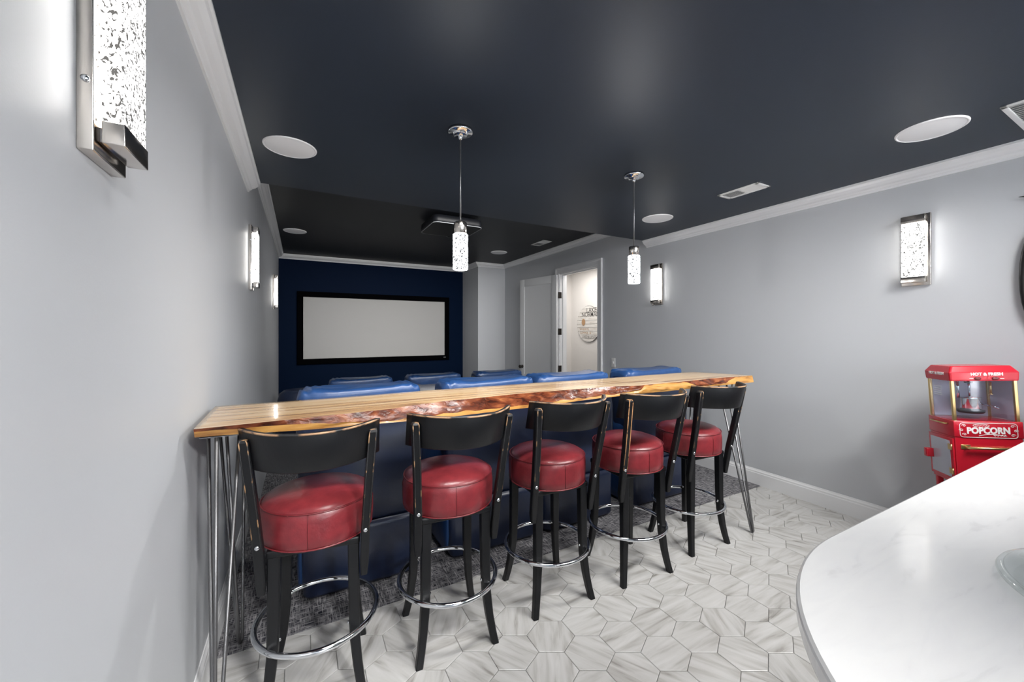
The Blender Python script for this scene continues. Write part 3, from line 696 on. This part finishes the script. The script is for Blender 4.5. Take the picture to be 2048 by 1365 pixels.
# ------------------------------------------------------------------ bar stools
def chrect(cx, cy, a, b_, ch=.005):
    return [(cx + x, cy + y) for x, y in [(a - ch, -b_), (a, -b_ + ch), (a, b_ - ch), (a - ch, b_), (-a + ch, b_), (-a, b_ - ch), (-a, -b_ + ch), (-a + ch, -b_)]]
def stool(loc, rz, label, src=None):
    if src: return dup(src, loc, rz, label)
    t = thing('bar_stool', label, 'bar stool', loc, rz, 'bar stools along the bar table')
    prof_ = [(.10, .600), (.196, .602), (.204, .610), (.206, .64), (.206, .70), (.203, .722), (.196, .738), (.180, .750), (.14, .764), (.08, .774), (.02, .777)]
    def seat_r(th):                     # softly eight-sided drum
        return 1 - .010 * (1 - math.cos(8 * th + PI)) / 2
    rings = []
    for r, z in prof_:
        rings.append([(r * seat_r(2 * PI * k / 64) * math.cos(2 * PI * k / 64), r * seat_r(2 * PI * k / 64) * math.sin(2 * PI * k / 64), z) for k in range(64)])
    seat = MB().loft(rings, 'redp').obj('seat', t, 'round padded red leather seat')
    for r, z in ((.2005, .733), (.201, .604)):
        MB().tube([(r * math.cos(2 * PI * k / 48), r * math.sin(2 * PI * k / 48), z) for k in range(48)], .0032, 'piping' if z > .7 else 'redp', 6, True).obj('welt', seat)
    for a in (-95, -5, 85, 175):
        a = math.radians(a); cs, sn = math.cos(a), math.sin(a)
        MB().tube([(.2035 * cs, .2035 * sn, .608), (.2062 * cs, .2062 * sn, .66), (.2055 * cs, .2055 * sn, .705), (.1985 * cs, .1985 * sn, .733)], .0012, 'piping', 5).obj('seam', seat)
    MB().box((-.155, -.155, .575), (.155, .155, .602), 'blackwood', .006).obj('seat_frame', t)
    for sx in (-1, 1):
        for sy in (-1, 1):
            st = [(.602, .132, .132, .021), (.45, .133, .133, .020), (.32, .134, .134, .019), (.22, .137, .137, .018), (.12, .147, .147, .0165), (.05, .158, .158, .0155), (0, .168, .168, .015)]
            MB().loft([[(x, y, z) for x, y in chrect(sx * a, sy * b_, h, h, .004)] for z, a, b_, h in st], 'blackwood', False).obj('leg', t)
    for sx in (-1, 1):                  # slanted back posts bolted outside the rear legs
        st = [(.455, .169, -.150), (.50, .170, -.152), (.64, .174, -.176), (.80, .183, -.208), (1.02, .198, -.250), (1.028, .1985, -.2515)]
        rings = [[(x, y, z) for x, y in chrect(sx * a, b_, .0155 * (.75 if z < .47 or z > 1.025 else 1), .016 * (.75 if z < .47 or z > 1.025 else 1), .004)] for z, a, b_ in st]
        post = MB().loft(rings, 'blackwood', False).obj('back_post', t)
        e = MB(); r4 = rings[2:]
        for k in (0, 7): e.tube([tuple(Vector(r[k]) * 1.0 ) for r in r4], .0022, 'worn2', 5)
        e.loft([[(x, y, 1.0285) for x, y in chrect(sx * .1985, -.2515, .0122, .0128, .003)], [(x, y, 1.0292) for x, y in chrect(sx * .1985, -.2515, .0115, .012, .003)]], 'worn2', False)
        e.obj('worn_edge', post, 'bare wood showing through worn black edges')
        MB().lathe([(.0085, 0), (.0085, .002), (.006, .005), (.001, .006)], 'chrome', 14, T=frame((sx * .174, -.1915, .64), (1, 0, 0), (0, 0, 1)) @ Matrix.Rotation(0, 4, 'X')).obj('bolt', post, 'silver bolt head')
        MB().lathe([(.005, 0), (.005, .002), (.001, .003)], 'dsteel', 12, T=frame((sx * .171, -.168, .535), (1, 0, 0), (0, 0, 1))).obj('bolt', post)
    # curved backrest
    n = 24; rings = []
    def arc(u): return (.216 * u, -.205 - .155 * (1 - abs(u) ** 2.2))
    ring_prof = [(.0, 0), (.0, .018), (.004, .018)]
    def sect(u):
        x, y = arc(u); x2, y2 = arc(min(1, u + .02)); x1_, y1_ = arc(max(-1, u - .02)); d = Vector((x2 - x1_, y2 - y1_)).normalized(); nn = Vector((d.y, -d.x))  # towards -y (rear)
        pts = []
        for off, z in ((.009, .926), (.009, 1.052), (.006, 1.058), (-.006, 1.058), (-.009, 1.052), (-.009, .926), (-.006, .922), (.006, .922)):
            ty = (1.058 - z) * .28
            pts.append((x + nn.x * off, y + nn.y * off + ty, z))
        return pts
    rings = [sect(-1 + 2 * k / n) for k in range(n + 1)]
    bkr = MB().loft(rings, 'blackwood', True).obj('backrest', t)
    MB().tube([tuple((Vector(r[1]) + Vector(r[2])) / 2) for r in rings], .0036, 'worn', 6).obj('worn_edge', bkr, 'bare wood line worn along the top edge')
    MB().tube([(.220 * math.cos(2 * PI * k / 56), .220 * math.sin(2 * PI * k / 56), .252) for k in range(56)], .0105, 'chrome', 10, True).obj('foot_ring', t, 'polished chrome foot ring')
    for sx in (-1, 1):
        for sy in (-1, 1):
            b_ = MB().lathe([(.007, 0), (.007, .002), (.005, .005), (.001, .006)], 'chrome', 12, T=Matrix.Translation((sx * (.135 - .019), sy * .136, .272)) @ Matrix.Rotation(-sx * PI / 2, 4, 'Y'))
            b_.obj('bolt', t, 'silver bolt head')
    return t
st0 = stool((.065, 1.768, 0), math.radians(-7), 'nearest bar stool, leftmost of five, beside the left wall')
for x, y, a, lb in ((.608, 1.762, -4, 'second bar stool from the left wall, red seat and black back'), (1.169, 1.780, -2, 'middle one of the five red and black bar stools'),
                    (1.717, 1.748, -4, 'fourth bar stool from left, left post badly worn to bare wood'), (2.297, 1.778, -2, 'rightmost bar stool, farthest, beside the right hairpin leg')):
    so = stool((x, y, 0), math.radians(a), lb, st0)
    if 'badly worn' in lb:              # this stool's left post is far more worn than the others'
        po = [c_ for c_ in so.children if c_.name.startswith('back_post')][0]
        for c_ in po.children:
            if c_.name.startswith('worn_edge'):
                c_.data = c_.data.copy(); c_.data.materials[0] = M['worn3']

# ------------------------------------------------------------------ quartz counter and glass
ct = thing('counter', 'white quartz counter with big rounded corner at lower right', 'counter', (2.0, -.6, 0))
cx_, cy_, rr_ = 1.05, -.155, .60
def outline(ins):
    r = rr_ - ins
    p = [(cx_ + r * math.cos(math.radians(a)), cy_ + r * math.sin(math.radians(a))) for a in range(90, 181, 3)]
    return [(R - .02 , cy_ + r)] + p + [(cx_ - r, -2.2 + ins), (R - .02, -2.2 + ins)]
rings = []
for z, i_ in ((.885, .005), (.888, .001), (.892, 0), (.912, 0), (.917, .0015), (.92, .006)):
    rings.append([(x - 2.0, y + .6, z) for x, y in outline(i_)])
MB().loft(rings, 'quartz', False).obj('countertop', ct)
MB().loft([[(x - 2.0, y + .6, z) for x, y in outline(.28)] for z in (0, .885)], 'quartzbase', False).obj('cabinet', ct)
gs = thing('glass_platter', 'round clear glass platter on the counter cut by right frame edge', 'platter', (1.225, .026, .92))
pr_ = [(.001, .001), (.16, .001), (.185, .001), (.198, .003), (.206, .008), (.208, .013), (.205, .018), (.198, .019), (.190, .016), (.178, .011), (.160, .009), (.150, .011), (.140, .009), (.001, .008)]
MB().lathe(pr_, 'glass', 72).obj('platter_body', gs)

# ------------------------------------------------------------------ popcorn cart
pc = thing('popcorn_cart', 'red popcorn machine cart with brass posts by the right wall', 'popcorn machine', (3.38, .738, 0))
Rz = Matrix.Rotation(math.radians(-47), 4, 'Z')
ax_ = Vector((.97, .24, 0)); piv = Vector((3.212, .773, .884))
Wm = Matrix.Translation(piv) @ Matrix.Rotation(math.radians(-3.0), 4, ax_) @ Matrix.Translation(-piv) @ Matrix.Translation((3.38, .738, 0)) @ Rz
Wi = Wm
pc.matrix_world = Wm; pc.location = Wm.to_translation(); pc.rotation_euler = Wm.to_euler()
# local: x along front (-.14..). y depth, front is y = -.1
hx, hy = .14, .10
MB().box((-hx, -hy, .53), (hx, hy, .795), 'red', .004).obj('cart_body', pc)
deck = MB().box((-hx - .003, -hy - .003, .795), (hx + .003, hy + .003, .884), 'red', .003).obj('machine_base', pc)
# roof: chamfered canopy
rf = MB(); rings = []
for z, i_ in ((1.105, .004), (1.105, -.002), (1.112, -.004), (1.150, -.006), (1.155, -.004), (1.183, .012), (1.187, .016)):
    rings.append([(x, y, z) for x, y in rr(hx - i_, hy - i_, .008, 2)])
roof = rf.loft(rings, 'red', False).obj('roof', pc)
for sx in (-1, 1):
    for sy in (-1, 1):
        MB().box((sx * (hx - .003), sy * (hy - .003), .88), (sx * (hx - .017), sy * (hy - .017), 1.108), 'brass', .002).obj('corner_post', pc, 'gold corner post')
for a, b_ in (((-hx + .017, -hy + .004, .885), (hx - .017, -hy + .007, 1.106)), ((-hx + .004, -hy + .017, .885), (-hx + .007, hy - .017, 1.106))):
    MB().box(a, b_, 'pane').obj('pane', pc, 'clear pane')
MB().box((-hx + .017, hy - .008, .885), (hx - .017, hy - .004, 1.106), 'panel').obj('back_panel', pc, 'pale grey inner back panel')
MB().box((hx - .008, -hy + .017, .885), (hx - .004, hy - .017, 1.106), 'panel').obj('side_panel', pc, 'pale grey inner side panel')
# kettle assembly
kt = MB().lathe([(.002, .0), (.040, .0), (.043, .004), (.043, .062), (.046, .066), (.043, .068), (.02, .074), (.002, .076)], 'chrome', 28, (0, .01, .935)).obj('kettle', pc, 'polished steel popping kettle')
MB().lathe([(.005, 0), (.05, 0), (.055, .006), (.055, .016), (.03, .02)], 'blackpot', 24, (0, .01, .915)).obj('heater_plate', kt)
MB().tube([(-.05, .01, 1.0), (-.05, .01, 1.105)], .007, 'chrome', 10).tube([(0, .01, 1.01), (0, .01, 1.105)], .005, 'chrome', 10).lathe([(.018, 0), (.018, .006)], 'dsteel', 16, (0, .01, 1.085)).obj('hanger_rods', kt)
MB().tube([(.042, .0, .965), (.075, -.03, .955), (.09, -.045, .945)], .004, 'chrome', 8).obj('handle', kt)
MB().tube([(.055, -.05, 1.095), (.055, -.05, 1.03)], .006, 'brass', 10).lathe([(.008, 0), (.008, .006)], 'brass', 10, (.055, -.05, 1.024)).obj('pull_rod', pc)
for k in range(5): MB().box((-.135, -.005, 1.015 + .012 * k), (-.128, .05, 1.022 + .012 * k), 'vent').obj('vent_slat', pc)
# front sign on the machine base
F0 = frame((0, -hy - .0035, 0), (1, 0, 0), (0, 0, 1))
def FP(x, z): return (x, -hy - .0035, z)
cz, ch_, cw_ = .835, .039, .118
pts = []
for x, y in rr(cw_, ch_, .014, 3): pts.append(FP(x, cz + y))
MB().tube(pts, .0016, 'white_ink', 5, True).obj('border_line', deck, 'white rounded border line')
text('POPCORN', .047, 'white_ink', frame(FP(.0, cz - .002), (1, 0, .02), (0, 0, 1)), deck, bold=.0022, label='white POPCORN lettering', width=.80)
mb = MB()
mb.tube([FP(-.028 + .034 * math.cos(2 * PI * k / 20), cz + .026 + .008 * math.sin(2 * PI * k / 20)) for k in range(20)], .0011, 'white_ink', 5, True)
mb.tube([FP(-.052 + .006 * k, cz + .026 + .003 * (-1) ** k) for k in range(9)], .001, 'white_ink', 5)
mb.tube([FP(-.04 + .11 * k / 10, cz - .030 + .010 * math.sin(PI * k / 10)) for k in range(11)], .0016, 'white_ink', 5)
mb.tube([FP(.02 + .006 * k, cz - .026 + .0035 * (-1) ** k) for k in range(10)], .0016, 'white_ink', 5)
for sx in (-1, 1):
    for sz in (-1, 0, 1):
        mb.tube([FP(sx * (.100 + (.012 if sz == 0 else 0) + .010 * (1 - k / 14) * math.cos(k * .6)), cz + sz * .024 + .008 * (1 - k / 14) * math.sin(k * .6)) for k in range(14)], .0013, 'white_ink', 5)
mb.obj('scrollwork', deck, 'white scroll ornaments around the word')
# canopy lettering
TF = Matrix.Translation((0, -hy - .0066, 0))
text('HOT & FRESH', .022, 'white_ink', frame((.01, -hy - .0068, 1.150 - .008), (1, 0, 0), (0, 0, 1)), roof, bold=.0009, label='white HOT & FRESH lettering')
text('HOT & FRESH', .020, 'white_ink', frame((-hx - .0068, 0, 1.143), (0, -1, 0), (0, 0, 1)), roof, bold=.0009, label='white HOT & FRESH lettering on the side')
for x in (-.028, .045):
    MB().lathe([(.011, 0), (.011, .003), (.008, .005), (.001, .005)], 'piping', 18, T=frame((x, -hy - .005, 1.119), (1, 0, 0), (0, 0, 1)) @ Matrix.Diagonal((1.25, .8, 1, 1))).obj('switch', roof, 'dark red oval rocker switch')
MB().box((-.062, -hy - .0072, 1.118), (-.046, -hy - .005, 1.1215), 'white_ink').box((.064, -hy - .0072, 1.116), (.080, -hy - .005, 1.1195), 'white_ink').obj('switch_mark', roof)
# side rail, storage door, handles
MB().tube([(-hx - .004, .06, .862), (-hx - .016, .06, .862), (-hx - .016, -.06, .862), (-hx - .004, -.06, .862)], .0042, 'brass', 8).obj('side_handle', pc, 'thin brass rail on the side')
MB().tube([(-.10, -hy, .742), (-.10, -hy - .025, .742), (.12, -hy - .025, .742), (.12, -hy, .742)], .0075, 'brass', 10).obj('push_handle', pc, 'gold push handle bar')
MB().box((-.118, -hy - .004, .730), (-.078, -hy - .0005, .754), 'brass', .002).obj('handle_plate', pc)
sd = MB().box((-hx - .010, -.095, .548), (-hx - .001, .098, .785), 'red', .002).obj('storage_door', pc)
MB().box((-hx - .012, -.075, .565), (-hx - .0095, .080, .768), 'acrylic', .001).obj('door_panel', sd, 'frosted grey panel')
MB().box((-hx - .045, .060, .64), (-hx - .0095, .090, .692), 'red', .006).obj('door_pull', sd, 'red door pull')
for z in (.60, .735):
    MB().box((-hx - .0135, -.088, z - .016), (-hx - .0115, -.062, z + .016), 'brass').tube([(-hx - .013, -.090, z - .016), (-hx - .013, -.090, z + .016)], .004, 'brass', 8).obj('hinge', sd, 'small brass hinge')
for sx in (-1, 1):
    for sy in (-1, 1):
        MB().box((sx * (hx - .005), sy * (hy - .005), .008), (sx * (hx - .03), sy * (hy - .03), .535), 'red', .003).obj('leg', pc)
MB().box((-hx + .01, -hy + .01, .20), (hx - .01, hy - .01, .215), 'red', .003).obj('lower_shelf', pc)
